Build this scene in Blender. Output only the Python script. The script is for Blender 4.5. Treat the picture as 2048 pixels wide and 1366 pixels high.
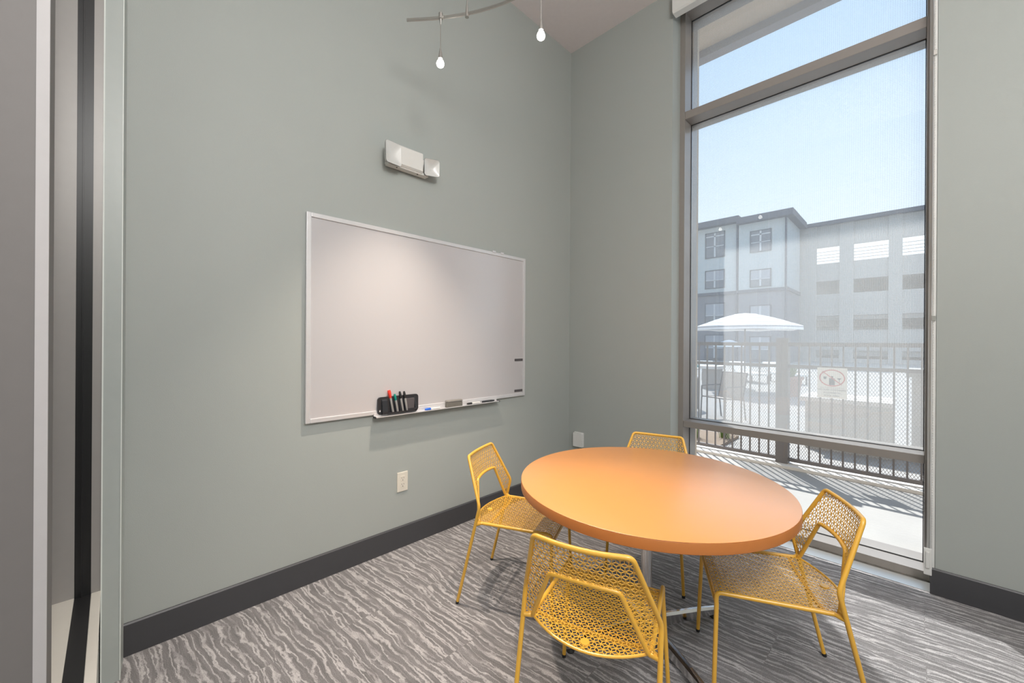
import bpy, bmesh, math, random
from mathutils import Vector, Matrix
random.seed(7)
S = bpy.context.scene
for o in list(bpy.data.objects): bpy.data.objects.remove(o)
C = S.collection
PI = math.pi

# ------------------------------------------------------------------ camera
CAM = Vector((2.456, -3.267, 1.40))
yaw, pitch, roll = math.radians(45.085), math.radians(-0.002), math.radians(0.354)
fw = Vector((-math.sin(yaw)*math.cos(pitch), math.cos(yaw)*math.cos(pitch), math.sin(pitch)))
rt0 = Vector((math.cos(yaw), math.sin(yaw), 0)); up0 = rt0.cross(fw)
rt = rt0*math.cos(roll) + up0*math.sin(roll); up = up0*math.cos(roll) - rt0*math.sin(roll)
cd = bpy.data.cameras.new('camera'); cam = bpy.data.objects.new('camera', cd); C.objects.link(cam)
M = Matrix((rt, up, -fw)).transposed().to_4x4(); M.translation = CAM
cam.matrix_world = M
cd.sensor_width = 36; cd.lens = 801.47/2048*36; cd.clip_start = 0.01; cd.clip_end = 500
S.camera = cam

# ------------------------------------------------------------------ view + light
S.view_settings.view_transform = 'Standard'; S.view_settings.look = 'None'
S.view_settings.gamma = 1; S.view_settings.use_curve_mapping = False
S.view_settings.exposure = 0.21

w = bpy.data.worlds.new('world'); S.world = w; w.use_nodes = True
nt = w.node_tree; nt.nodes.clear()
wo = nt.nodes.new('ShaderNodeOutputWorld'); bg = nt.nodes.new('ShaderNodeBackground')
tc = nt.nodes.new('ShaderNodeTexCoord'); sx = nt.nodes.new('ShaderNodeSeparateXYZ')
cr = nt.nodes.new('ShaderNodeValToRGB')
nt.links.new(tc.outputs['Generated'], sx.inputs[0]); nt.links.new(sx.outputs['Z'], cr.inputs[0])
el = cr.color_ramp.elements
el[0].position = 0.0; el[0].color = (0.93, 0.97, 1.0, 1)
el[1].position = 0.60; el[1].color = (0.42, 0.63, 0.93, 1)
e = el.new(0.22); e.color = (0.76, 0.87, 1.0, 1)
nt.links.new(cr.outputs[0], bg.inputs[0]); bg.inputs[1].default_value = 1.5
nt.links.new(bg.outputs[0], wo.inputs[0])

SUN = Vector((0.48, -0.60, -1.0)).normalized()
sd = bpy.data.lights.new('sun', 'SUN'); sd.energy = 7.0; sd.angle = math.radians(0.6); sd.color = (1, 0.975, 0.95)
so = bpy.data.objects.new('sun', sd); C.objects.link(so)
so.rotation_euler = SUN.to_track_quat('-Z', 'Y').to_euler(); so.location = (-3, 4, 8)

def lamp(name, kind, loc, energy, color, **k):
    d = bpy.data.lights.new(name, kind); d.energy = energy; d.color = color
    for a, b in k.items(): setattr(d, a, b)
    o = bpy.data.objects.new(name, d); C.objects.link(o); o.location = loc
    return o
# added fill lamps out of view, brightening the room and the corridor
WARM = (1.0, 0.85, 0.71)
a1 = lamp('room_fill_area', 'AREA', (3.95, -2.2, 4.28), 14, (1.0, 0.975, 0.95), shape='RECTANGLE', size=0.6, size_y=1.2)
a2 = lamp('corridor_fill_area', 'AREA', (4.0, -4.7, 3.9), 45, (1.0, 0.975, 0.95), shape='RECTANGLE', size=0.6, size_y=1.6)
a3 = lamp('room_fill_point', 'POINT', (3.3, -3.0, 3.15), 152, (1.0, 0.975, 0.95), shadow_soft_size=0.35)  # added fill, lifts walls and ceiling; no such globe hangs here

# ------------------------------------------------------------------ materials
def mat(name, col, rough=0.5, metal=0.0, spec=0.5, noise=None, bump=None, coat=0.0):
    m = bpy.data.materials.new(name); m.use_nodes = True
    n = m.node_tree.nodes; l = m.node_tree.links; b = n['Principled BSDF']
    c4 = (*col, 1) if len(col) == 3 else col
    b.inputs['Base Color'].default_value = c4
    b.inputs['Roughness'].default_value = rough; b.inputs['Metallic'].default_value = metal
    b.inputs['Specular IOR Level'].default_value = spec
    b.inputs['Coat Weight'].default_value = coat; b.inputs['Coat Roughness'].default_value = 0.26
    t = n.new('ShaderNodeTexCoord')
    sc, amt = noise if noise else (30.0, 0.03)
    nz = n.new('ShaderNodeTexNoise'); nz.inputs['Scale'].default_value = sc; nz.inputs['Detail'].default_value = 4
    l.new(t.outputs['Object'], nz.inputs['Vector'])
    mx = n.new('ShaderNodeMix'); mx.data_type = 'RGBA'
    mx.inputs[6].default_value = tuple(min(1, x*(1-amt)) for x in c4[:3]) + (1,)
    mx.inputs[7].default_value = tuple(min(1, x*(1+amt)) for x in c4[:3]) + (1,)
    l.new(nz.outputs['Fac'], mx.inputs[0]); l.new(mx.outputs[2], b.inputs['Base Color'])
    if bump:
        bs, bd = bump
        n2 = n.new('ShaderNodeTexNoise'); n2.inputs['Scale'].default_value = bs; n2.inputs['Detail'].default_value = 3
        l.new(t.outputs['Object'], n2.inputs['Vector'])
        bp = n.new('ShaderNodeBump'); bp.inputs['Distance'].default_value = bd; bp.inputs['Strength'].default_value = 0.6
        l.new(n2.outputs['Fac'], bp.inputs['Height']); l.new(bp.outputs['Normal'], b.inputs['Normal'])
    return m

def glass_mat(name, refl_tint=(1, 1, 1), tint=(0.97, 0.985, 0.98)):
    m = bpy.data.materials.new(name); m.use_nodes = True
    n = m.node_tree.nodes; l = m.node_tree.links; n.clear()
    out = n.new('ShaderNodeOutputMaterial'); tr = n.new('ShaderNodeBsdfTransparent'); tr.inputs[0].default_value = (*tint, 1)
    gl = n.new('ShaderNodeBsdfGlossy'); gl.inputs['Roughness'].default_value = 0.01; gl.inputs[0].default_value = (*refl_tint, 1)
    fr = n.new('ShaderNodeFresnel'); fr.inputs[0].default_value = 1.5
    mx = n.new('ShaderNodeMixShader')
    # thin pane: reflection only on the outer faces (no false total reflection inside the sheet)
    ge = n.new('ShaderNodeNewGeometry'); inv = n.new('ShaderNodeMath'); inv.operation = 'SUBTRACT'; inv.inputs[0].default_value = 1.0
    l.new(ge.outputs['Backfacing'], inv.inputs[1])
    mu = n.new('ShaderNodeMath'); mu.operation = 'MULTIPLY'
    l.new(fr.outputs[0], mu.inputs[0]); l.new(inv.outputs[0], mu.inputs[1])
    l.new(mu.outputs[0], mx.inputs[0]); l.new(tr.outputs[0], mx.inputs[1]); l.new(gl.outputs[0], mx.inputs[2])
    l.new(mx.outputs[0], out.inputs[0])
    return m

def screen_mat(name):
    # woven solar screen cloth: open weave (see-through part) + pale yarn that scatters light both ways
    m = bpy.data.materials.new(name); m.use_nodes = True
    n = m.node_tree.nodes; l = m.node_tree.links; n.clear()
    out = n.new('ShaderNodeOutputMaterial'); tr = n.new('ShaderNodeBsdfTransparent')
    df = n.new('ShaderNodeBsdfDiffuse'); df.inputs[0].default_value = (0.66, 0.66, 0.66, 1)
    tl = n.new('ShaderNodeBsdfTranslucent'); tl.inputs[0].default_value = (0.74, 0.74, 0.74, 1)
    yarn = n.new('ShaderNodeMixShader'); yarn.inputs[0].default_value = 0.6
    l.new(df.outputs[0], yarn.inputs[1]); l.new(tl.outputs[0], yarn.inputs[2])
    t = n.new('ShaderNodeTexCoord'); mp = n.new('ShaderNodeMapping')
    l.new(t.outputs['Object'], mp.inputs[0])
    w1 = n.new('ShaderNodeTexWave'); w1.wave_type = 'BANDS'; w1.bands_direction = 'X'
    w2 = n.new('ShaderNodeTexWave'); w2.wave_type = 'BANDS'; w2.bands_direction = 'Z'
    for q in (w1, w2):
        q.inputs['Scale'].default_value = 28.0; q.inputs['Distortion'].default_value = 0.4
        q.inputs['Detail'].default_value = 1.0
        l.new(mp.outputs[0], q.inputs[0])
    ad = n.new('ShaderNodeMath'); ad.operation = 'ADD'; l.new(w1.outputs['Fac'], ad.inputs[0]); l.new(w2.outputs['Fac'], ad.inputs[1])
    mr = n.new('ShaderNodeMapRange'); mr.inputs['From Min'].default_value = 0; mr.inputs['From Max'].default_value = 2
    mr.inputs['To Min'].default_value = 0.22; mr.inputs['To Max'].default_value = 0.32
    l.new(ad.outputs[0], mr.inputs['Value'])
    mx = n.new('ShaderNodeMixShader')
    l.new(mr.outputs[0], mx.inputs[0]); l.new(tr.outputs[0], mx.inputs[1]); l.new(yarn.outputs[0], mx.inputs[2])
    l.new(mx.outputs[0], out.inputs[0])
    return m

def carpet_mat():
    m = bpy.data.materials.new('carpet'); m.use_nodes = True
    n = m.node_tree.nodes; l = m.node_tree.links; b = n['Principled BSDF']
    t = n.new('ShaderNodeTexCoord')
    rot = n.new('ShaderNodeMapping'); rot.inputs['Rotation'].default_value = (0, 0, math.radians(-5))
    l.new(t.outputs['Object'], rot.inputs[0])
    # gentle warp so the streaks wander
    wn = n.new('ShaderNodeTexNoise'); wn.inputs['Scale'].default_value = 3.2; wn.inputs['Detail'].default_value = 2
    l.new(rot.outputs[0], wn.inputs['Vector'])
    sub = n.new('ShaderNodeVectorMath'); sub.operation = 'SUBTRACT'; sub.inputs[1].default_value = (.5, .5, .5)
    l.new(wn.outputs['Color'], sub.inputs[0])
    scl = n.new('ShaderNodeVectorMath'); scl.operation = 'SCALE'; scl.inputs['Scale'].default_value = 0.075
    l.new(sub.outputs[0], scl.inputs[0])
    add = n.new('ShaderNodeVectorMath'); add.operation = 'ADD'
    l.new(rot.outputs[0], add.inputs[0]); l.new(scl.outputs[0], add.inputs[1])
    # carpet planks: a random offset per plank
    br = n.new('ShaderNodeTexBrick'); br.inputs['Scale'].default_value = 1.0
    br.inputs['Brick Width'].default_value = 1.0; br.inputs['Row Height'].default_value = 0.25
    br.inputs['Mortar Size'].default_value = 0.0016; br.inputs['Mortar Smooth'].default_value = 0.4
    br.inputs['Color1'].default_value = (0, 0, 0, 1); br.inputs['Color2'].default_value = (1, 1, 1, 1); br.inputs['Mortar'].default_value = (.5, .5, .5, 1)
    l.new(t.outputs['Object'], br.inputs['Vector'])
    off = n.new('ShaderNodeVectorMath'); off.operation = 'SCALE'; off.inputs['Scale'].default_value = 0.9
    l.new(br.outputs['Color'], off.inputs[0])
    add2 = n.new('ShaderNodeVectorMath'); add2.operation = 'ADD'
    l.new(add.outputs[0], add2.inputs[0]); l.new(off.outputs[0], add2.inputs[1])
    # thin pale wandering lines over a heathered ground
    def nz(sx, sy, det, rgh):
        st = n.new('ShaderNodeMapping'); st.inputs['Scale'].default_value = (sx, sy, 1)
        l.new(add2.outputs[0], st.inputs[0])
        q = n.new('ShaderNodeTexNoise'); q.inputs['Scale'].default_value = 1.0; q.inputs['Detail'].default_value = det; q.inputs['Roughness'].default_value = rgh
        l.new(st.outputs[0], q.inputs['Vector']); return q.outputs['Fac']
    def ridge(src, k):
        a_ = n.new('ShaderNodeMath'); a_.operation = 'SUBTRACT'; a_.inputs[1].default_value = 0.5; l.new(src, a_.inputs[0])
        b_ = n.new('ShaderNodeMath'); b_.operation = 'ABSOLUTE'; l.new(a_.outputs[0], b_.inputs[0])
        c_ = n.new('ShaderNodeMath'); c_.operation = 'MULTIPLY_ADD'; c_.inputs[1].default_value = -k; c_.inputs[2].default_value = 1.0; c_.use_clamp = True
        l.new(b_.outputs[0], c_.inputs[0]); return c_.outputs[0]
    def lines(sx, scale, dist, lo, seed):
        st = n.new('ShaderNodeMapping'); st.inputs['Scale'].default_value = (sx, 1, 1); st.inputs['Location'].default_value = (seed, seed*1.7, 0)
        l.new(add2.outputs[0], st.inputs[0])
        q = n.new('ShaderNodeTexWave'); q.bands_direction = 'Y'; q.inputs['Scale'].default_value = scale; q.inputs['Distortion'].default_value = dist
        q.inputs['Detail'].default_value = 5; q.inputs['Detail Scale'].default_value = 0.9; q.inputs['Detail Roughness'].default_value = 0.68
        l.new(st.outputs[0], q.inputs['Vector'])
        m_ = n.new('ShaderNodeMapRange'); m_.inputs['From Min'].default_value = lo; m_.inputs['From Max'].default_value = 0.98
        l.new(q.outputs['Fac'], m_.inputs['Value']); return m_.outputs[0]
    ra = lines(0.50, 5.8, 9.0, 0.78, 0.0); rb_ = lines(0.40, 10.3, 8.0, 0.83, 3.1)
    mxm = n.new('ShaderNodeMath'); mxm.operation = 'MAXIMUM'; l.new(ra, mxm.inputs[0]); l.new(rb_, mxm.inputs[1])
    brk = n.new('ShaderNodeMapRange'); brk.inputs['From Min'].default_value = 0.30; brk.inputs['From Max'].default_value = 0.55; brk.inputs['To Min'].default_value = 0.05; l.new(nz(6, 18, 3, 0.6), brk.inputs['Value'])
    lin = n.new('ShaderNodeMath'); lin.operation = 'MULTIPLY'; l.new(mxm.outputs[0], lin.inputs[0]); l.new(brk.outputs[0], lin.inputs[1])
    gr_ = n.new('ShaderNodeMath'); gr_.operation = 'MULTIPLY_ADD'; gr_.inputs[1].default_value = 0.55; l.new(nz(5, 75, 4, 0.65), gr_.inputs[0])
    hf = n.new('ShaderNodeMath'); hf.operation = 'MULTIPLY_ADD'; hf.inputs[1].default_value = 0.52; hf.inputs[2].default_value = -0.19; l.new(lin.outputs[0], hf.inputs[0])
    l.new(hf.outputs[0], gr_.inputs[2])
    r1 = n.new('ShaderNodeValToRGB'); r1.color_ramp.elements[0].position = 0.0; r1.color_ramp.elements[1].position = 0.75
    r1.color_ramp.elements[0].color = (0.150, 0.145, 0.147, 1); r1.color_ramp.elements[1].color = (0.52, 0.50, 0.505, 1)
    l.new(gr_.outputs[0], r1.inputs[0])
    # loop pile speckle
    n2 = n.new('ShaderNodeTexNoise'); n2.inputs['Scale'].default_value = 320; n2.inputs['Detail'].default_value = 2
    l.new(t.outputs['Object'], n2.inputs['Vector'])
    mr = n.new('ShaderNodeMapRange'); mr.inputs['From Min'].default_value = 0.3; mr.inputs['From Max'].default_value = 0.7
    mr.inputs['To Min'].default_value = 0.62; mr.inputs['To Max'].default_value = 1.36
    l.new(n2.outputs['Fac'], mr.inputs['Value'])
    mu = n.new('ShaderNodeVectorMath'); mu.operation = 'SCALE'
    l.new(r1.outputs[0], mu.inputs[0]); l.new(mr.outputs[0], mu.inputs['Scale'])
    mo = n.new('ShaderNodeMix'); mo.data_type = 'RGBA'; mo.inputs[7].default_value = (0.16, 0.15, 0.145, 1)
    fm = n.new('ShaderNodeMath'); fm.operation = 'MULTIPLY'; fm.inputs[1].default_value = 0.45
    l.new(br.outputs['Fac'], fm.inputs[0]); l.new(fm.outputs[0], mo.inputs[0]); l.new(mu.outputs[0], mo.inputs[6])
    l.new(mo.outputs[2], b.inputs['Base Color'])
    b.inputs['Roughness'].default_value = 0.95; b.inputs['Specular IOR Level'].default_value = 0.12
    b.inputs['Sheen Weight'].default_value = 0.15
    bp = n.new('ShaderNodeBump'); bp.inputs['Distance'].default_value = 0.003; bp.inputs['Strength'].default_value = 0.7
    l.new(n2.outputs['Fac'], bp.inputs['Height']); l.new(bp.outputs['Normal'], b.inputs['Normal'])
    return m

def stripes_mat(name, c1, c2, scale):
    m = mat(name, c1, 0.8); n = m.node_tree.nodes; l = m.node_tree.links
    t = n.new('ShaderNodeTexCoord'); wv = n.new('ShaderNodeTexWave'); wv.bands_direction = 'Z'
    wv.inputs['Scale'].default_value = scale
    l.new(t.outputs['Object'], wv.inputs[0])
    r = n.new('ShaderNodeValToRGB'); r.color_ramp.interpolation = 'CONSTANT'
    r.color_ramp.elements[0].color = (*c1, 1); r.color_ramp.elements[1].color = (*c2, 1); r.color_ramp.elements[1].position = 0.82
    l.new(wv.outputs['Fac'], r.inputs[0]); l.new(r.outputs[0], n['Principled BSDF'].inputs['Base Color'])
    return m

def emis(name, col, s):
    m = bpy.data.materials.new(name); m.use_nodes = True; n = m.node_tree.nodes; l = m.node_tree.links; n.clear()
    o = n.new('ShaderNodeOutputMaterial'); e_ = n.new('ShaderNodeEmission'); e_.inputs[0].default_value = (*col, 1); e_.inputs[1].default_value = s
    l.new(e_.outputs[0], o.inputs[0]); return m

m_wall = mat('sage_wall_paint', (0.398, 0.422, 0.403), 0.55, noise=(3, 0.02), bump=(260, 0.0006), spec=0.35)
m_ceil = mat('ceiling_paint', (0.74, 0.69, 0.69), 0.8)
m_base = mat('charcoal_vinyl', (0.060, 0.060, 0.066), 0.42)
m_carpet = carpet_mat()
m_jamb = mat('pale_trim_paint', (0.44, 0.475, 0.455), 0.4)
m_jambf = mat('taupe_aluminium', (0.345, 0.33, 0.315), 0.4, metal=0.15)
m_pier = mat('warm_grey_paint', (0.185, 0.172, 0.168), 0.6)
m_bead2 = mat('pale_corner_bead', (0.50, 0.48, 0.485), 0.6)
m_bead = mat('white_caulk', (0.80, 0.84, 0.80), 0.5)
m_cream = mat('cream_aluminium', (0.60, 0.58, 0.53), 0.35, spec=0.5)
m_black = mat('black_gasket', (0.012, 0.012, 0.013), 0.35)
m_alu = mat('grey_window_aluminium', (0.26, 0.237, 0.218), 0.25, spec=1.0)
m_ext = mat('tan_stucco', (0.56, 0.46, 0.36), 0.9, noise=(40, 0.06), bump=(120, 0.002))
m_extg = mat('grey_fascia', (0.20, 0.19, 0.21), 0.7)
m_glass = glass_mat('window_glass')
m_screen = screen_mat('solar_screen_cloth')
m_yel = mat('yellow_powder_coat', (0.80, 0.44, 0.055), 0.36, spec=0.5, noise=(60, 0.03), coat=0.5)
m_orange = mat('orange_laminate', (0.78, 0.325, 0.080), 0.34, spec=1.0, coat=0.9, noise=(8, 0.03))
m_edge = mat('orange_edge_band', (0.50, 0.175, 0.045), 0.38, spec=0.5)
m_chrome = mat('polished_steel', (0.72, 0.71, 0.70), 0.14, metal=1.0)
m_brush = mat('brushed_steel', (0.55, 0.54, 0.52), 0.32, metal=1.0)
m_rub = mat('black_rubber', (0.02, 0.02, 0.022), 0.6)
m_white = mat('white_plastic', (0.74, 0.74, 0.72), 0.4)
m_ivory = mat('ivory_plastic', (0.74, 0.69, 0.60), 0.4)
m_slot = mat('socket_slot', (0.10, 0.085, 0.07), 0.6)
m_board = mat('gloss_whiteboard', (0.54, 0.52, 0.53), 0.2, spec=1.0, noise=(2, 0.01))
m_bframe = mat('satin_aluminium_frame', (0.72, 0.71, 0.72), 0.35, metal=0.35)
m_holder = mat('black_moulded_plastic', (0.025, 0.027, 0.032), 0.32)
m_red = mat('red_marker_cap', (0.85, 0.05, 0.03), 0.4)
m_green = mat('green_marker_cap', (0.0, 0.22, 0.17), 0.4)
m_blk = mat('black_marker_cap', (0.02, 0.02, 0.02), 0.4)
m_blue = mat('blue_marker_cap', (0.02, 0.14, 0.65), 0.4)
m_barrel = mat('grey_marker_barrel', (0.42, 0.41, 0.40), 0.3, metal=0.4)
m_felt = mat('grey_felt', (0.17, 0.16, 0.14), 0.95, noise=(200, 0.2))
m_mag = mat('dark_magnet', (0.09, 0.08, 0.085), 0.5)
m_fix = mat('off_white_fixture', (0.72, 0.71, 0.68), 0.35)
m_lens = mat('clear_lamp_lens', (0.66, 0.66, 0.64), 0.3, metal=0.08, spec=0.6)
m_track = mat('satin_nickel', (0.48, 0.47, 0.44), 0.3, metal=0.85)
m_bulb = emis('lit_lamp', (1.0, 0.96, 0.90), 9)
m_conc = mat('patio_concrete', (0.35, 0.338, 0.325), 0.9, noise=(1.6, 0.12), bump=(60, 0.003))
m_fence = mat('fence_bronze_paint', (0.15, 0.138, 0.138), 0.5)
m_mesh = mat('fence_mesh_metal', (0.30, 0.275, 0.26), 0.5)
m_sign = mat('sign_white', (0.80, 0.80, 0.78), 0.5)
m_sred = mat('sign_red', (0.55, 0.10, 0.08), 0.5)
m_sblk = mat('sign_black', (0.09, 0.09, 0.10), 0.5)
m_umb = stripes_mat('striped_canvas', (0.86, 0.86, 0.87), (0.42, 0.42, 0.45), 2.6)
m_bldU = mat('pale_blue_siding', (0.47, 0.505, 0.52), 0.85, noise=(1, 0.05))
m_bldL = mat('slate_blue_siding', (0.22, 0.22, 0.25), 0.85, noise=(1, 0.05))
m_roof = mat('dark_eave', (0.085, 0.09, 0.12), 0.7)
m_wfr = mat('dark_window_surround', (0.10, 0.105, 0.125), 0.6)
m_wmul = mat('pale_window_bar', (0.55, 0.56, 0.58), 0.6)
m_pane = mat('dim_pane', (0.17, 0.18, 0.205), 0.2)
m_blind = mat('window_blind', (0.36, 0.37, 0.41), 0.8)
m_gar = mat('garage_concrete', (0.40, 0.39, 0.375), 0.9, noise=(0.6, 0.06))
m_gard = mat('garage_slab', (0.33, 0.32, 0.31), 0.9)
m_pool = mat('pool_water', (0.08, 0.50, 0.50), 0.08)
m_stone = mat('pale_coping', (0.72, 0.69, 0.66), 0.8)
m_counter = mat('grey_counter_stucco', (0.50, 0.49, 0.47), 0.9, noise=(20, 0.06))
m_sling = mat('tan_sling', (0.42, 0.38, 0.35), 0.8)
m_leaf = mat('grass_leaf', (0.20, 0.30, 0.09), 0.7, noise=(30, 0.3))
m_mulch = mat('mulch', (0.20, 0.15, 0.11), 0.95, noise=(60, 0.4))
m_pot = mat('terracotta', (0.50, 0.30, 0.24), 0.8)

# ------------------------------------------------------------------ mesh helpers
def obj(name, bm, m, parent=None, smooth=False):
    me = bpy.data.meshes.new(name)
    bmesh.ops.recalc_face_normals(bm, faces=bm.faces)
    bm.to_mesh(me); bm.free(); me.materials.append(m)
    if smooth:
        for p in me.polygons: p.use_smooth = True
        try: me.set_sharp_from_angle(angle=math.radians(40))
        except Exception: pass
    o = bpy.data.objects.new(name, me); C.objects.link(o)
    if parent: o.parent = parent
    return o

def empty(name, loc=(0, 0, 0), rz=0.0):
    o = bpy.data.objects.new(name, None); C.objects.link(o); o.location = loc; o.rotation_euler = (0, 0, rz)
    o.empty_display_size = 0.05
    return o

def tag(o, label=None, cat=None, group=None, kind=None):
    if label: o['label'] = label
    if cat: o['category'] = cat
    if group: o['group'] = group
    if kind: o['kind'] = kind
    return o

def box(bm, x0, x1, y0, y1, z0, z1, bev=0.0, rot=None, org=None):
    r = bmesh.ops.create_cube(bm, size=1)
    vs = r['verts']
    for v in vs:
        v.co = Vector(((x0+x1)/2 + v.co.x*(x1-x0), (y0+y1)/2 + v.co.y*(y1-y0), (z0+z1)/2 + v.co.z*(z1-z0)))
    if bev > 0:
        es = list({e for v in vs for e in v.link_edges})
        rr = bmesh.ops.bevel(bm, geom=es, offset=bev, segments=2, affect='EDGES', profile=0.5)
        vs = [v for v in rr['verts']] or vs
    if rot is not None:
        vv = set(vs)
        # collect the connected island
        stack = list(vs)
        while stack:
            v = stack.pop()
            for e_ in v.link_edges:
                q = e_.other_vert(v)
                if q not in vv: vv.add(q); stack.append(q)
        bmesh.ops.transform(bm, matrix=Matrix.Translation(org) @ rot @ Matrix.Translation(-Vector(org)), verts=list(vv))
    return bm

def B(x0, x1, y0, y1, z0, z1, bev=0.0):
    return box(bmesh.new(), x0, x1, y0, y1, z0, z1, bev)

def fillet(pts, r, seg=6):
    pts = [Vector(p) for p in pts]; out = [pts[0]]
    for i in range(1, len(pts)-1):
        a, b, c = pts[i-1], pts[i], pts[i+1]
        ri = r[i-1] if isinstance(r, (list, tuple)) else r
        if ri <= 0: out.append(b); continue
        d1 = (a-b); d2 = (c-b); L1, L2 = d1.length, d2.length; d1.normalize(); d2.normalize()
        ang = math.acos(max(-1, min(1, d1.dot(d2))))
        t = min(ri/math.tan(ang/2), L1*0.48, L2*0.48)
        p0 = b + d1*t; p1 = b + d2*t
        for k in range(seg+1):
            s = k/seg; out.append((1-s)**2*p0 + 2*s*(1-s)*b + s*s*p1)
    out.append(pts[-1]); return out

def tube(bm, pts, r, n=10, caps=True, closed=False):
    pts = [Vector(p) for p in pts]
    N = len(pts); T = []
    for i in range(N):
        if closed: d = pts[(i+1) % N] - pts[i-1]
        else: d = pts[min(i+1, N-1)] - pts[max(i-1, 0)]
        T.append(d.normalized())
    u = T[0].orthogonal().normalized(); rings = []
    for i in range(N):
        u = (u - T[i]*u.dot(T[i])).normalized(); v = T[i].cross(u)
        ri = r[i] if isinstance(r, (list, tuple)) else r
        rings.append([bm.verts.new(pts[i] + (u*math.cos(2*PI*k/n) + v*math.sin(2*PI*k/n))*ri) for k in range(n)])
    for i in range(N-1 if not closed else N):
        a, b = rings[i], rings[(i+1) % N]
        for k in range(n): bm.faces.new((a[k], a[(k+1) % n], b[(k+1) % n], b[k]))
    if caps and not closed:
        bm.faces.new(list(reversed(rings[0]))); bm.faces.new(rings[-1])
    return bm

def lathe(bm, prof, org=(0, 0, 0), n=32):
    org = Vector(org); rings = []
    for r, z in prof:
        if r < 1e-6: rings.append([bm.verts.new(org + Vector((0, 0, z)))])
        else: rings.append([bm.verts.new(org + Vector((r*math.cos(2*PI*k/n), r*math.sin(2*PI*k/n), z))) for k in range(n)])
    for a, b in zip(rings[:-1], rings[1:]):
        if len(a) == 1 and len(b) == 1: continue
        for k in range(n):
            k2 = (k+1) % n
            if len(a) == 1: bm.faces.new((a[0], b[k2], b[k]))
            elif len(b) == 1: bm.faces.new((a[k], a[k2], b[0]))
            else: bm.faces.new((a[k], a[k2], b[k2], b[k]))
    return bm

def prism(bm, poly, axis, a, b):
    """poly: 2D points; extruded along axis from a to b."""
    def P(p, t):
        if axis == 'x': return Vector((t, p[0], p[1]))
        if axis == 'y': return Vector((p[0], t, p[1]))
        return Vector((p[0], p[1], t))
    A = [bm.verts.new(P(p, a)) for p in poly]; Bv = [bm.verts.new(P(p, b)) for p in poly]
    n = len(poly)
    bm.faces.new(A); bm.faces.new(list(reversed(Bv)))
    for i in range(n): bm.faces.new((A[i], Bv[i], Bv[(i+1) % n], A[(i+1) % n]))
    return bm

def struct(name, bm, m, parent=None):
    o = obj(name, bm, m, parent)
    if not parent: o['kind'] = 'structure'
    return o

# ------------------------------------------------------------------ room shell
ZC = 4.31; X1 = 4.4; YP = -3.30
WX0, WX1, WZ1 = 1.04, 2.545, 4.24          # window opening
struct('floor', B(-0.74, X1+0.2, -6.2, 0.149, -0.10, 0), m_carpet)
struct('ceiling', B(-0.2, X1+0.2, YP-0.2, 0.149, ZC, ZC+0.12), m_ceil)
struct('wall_left', B(-0.14, 0, -3.23, 0.0, 0, ZC), m_wall)
bm = bmesh.new()
box(bm, -0.14, WX0, 0, 0.447, 0, ZC); box(bm, WX1, X1+0.14, 0, 0.447, 0, ZC); box(bm, WX0, WX1, 0, 0.447, WZ1, ZC)
struct('wall_back', bm, m_wall)
struct('wall_right', B(X1, X1+0.14, -6.2, 0, 0, ZC), m_wall)
# partition behind the camera: knee wall, header, glazed opening
bm = bmesh.new()
box(bm, -0.14, X1, -3.385, YP, 0, 0.36); box(bm, -0.14, X1, -3.385, YP, 3.6, ZC)
struct('wall_front', bm, m_wall)
XJ = 0.16; ZS = 0.393
bm = bmesh.new(); prism(bm, [(-0.14, -3.294), (XJ, -3.294), (XJ, -3.2395), (0.03, -3.2275), (-0.14, -3.2275)], 'z', 0, ZC)
struct('wall_front_return', bm, m_jamb)
struct('trim_1', B(XJ-0.02, XJ+0.0025, -3.2965, -3.2925, 0, ZC), m_bead)
struct('trim_2', B(XJ-0.02, XJ+0.0015, -3.2410, -3.2380, 0.0, ZC), m_bead)
# aluminium frame of the opening beside the camera, black seal in its channel
wi = empty('window_2'); wi['kind'] = 'structure'
bm = bmesh.new()
box(bm, -0.14, XJ, -3.323, -3.2965, 0.30, 3.6); box(bm, -0.14, XJ, -3.60, -3.368, 0.30, 3.6)
obj('window_frame', bm, m_jambf, wi)
bm = bmesh.new()
box(bm, XJ, X1, -3.323, -3.296, ZS-0.02, ZS, 0.002); box(bm, XJ, X1, -3.385, -3.368, ZS-0.02, ZS); box(bm, XJ, 0.699, -3.50, -3.385, ZS-0.02, ZS)
obj('window_sill', bm, m_cream, wi)
bm = bmesh.new()
box(bm, XJ-0.02, XJ-0.004, -3.368, -3.323, ZS-0.01, 3.6); box(bm, XJ-0.004, X1, -3.368, -3.323, ZS-0.02, ZS-0.004)
box(bm, XJ-0.004, XJ+0.004, -3.352, -3.348, ZS-0.004, 3.6)
obj('gasket', bm, m_black, wi)
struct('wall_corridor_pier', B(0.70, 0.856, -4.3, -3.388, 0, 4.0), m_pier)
struct('trim_7', B(0.846, 0.858, -3.409, -3.386, 0, 4.0), m_bead2)
# corridor
struct('wall_corridor', B(-0.6, X1+0.2, -6.2, -6.06, 0, 4.0), m_wall)
struct('wall_corridor_left', B(-0.74, -0.6, -6.2, -3.46, 0, 4.0), m_wall)
struct('ceiling_corridor', B(-0.74, X1+0.2, -6.2, -3.46, 4.0, 4.1), m_ceil)
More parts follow.
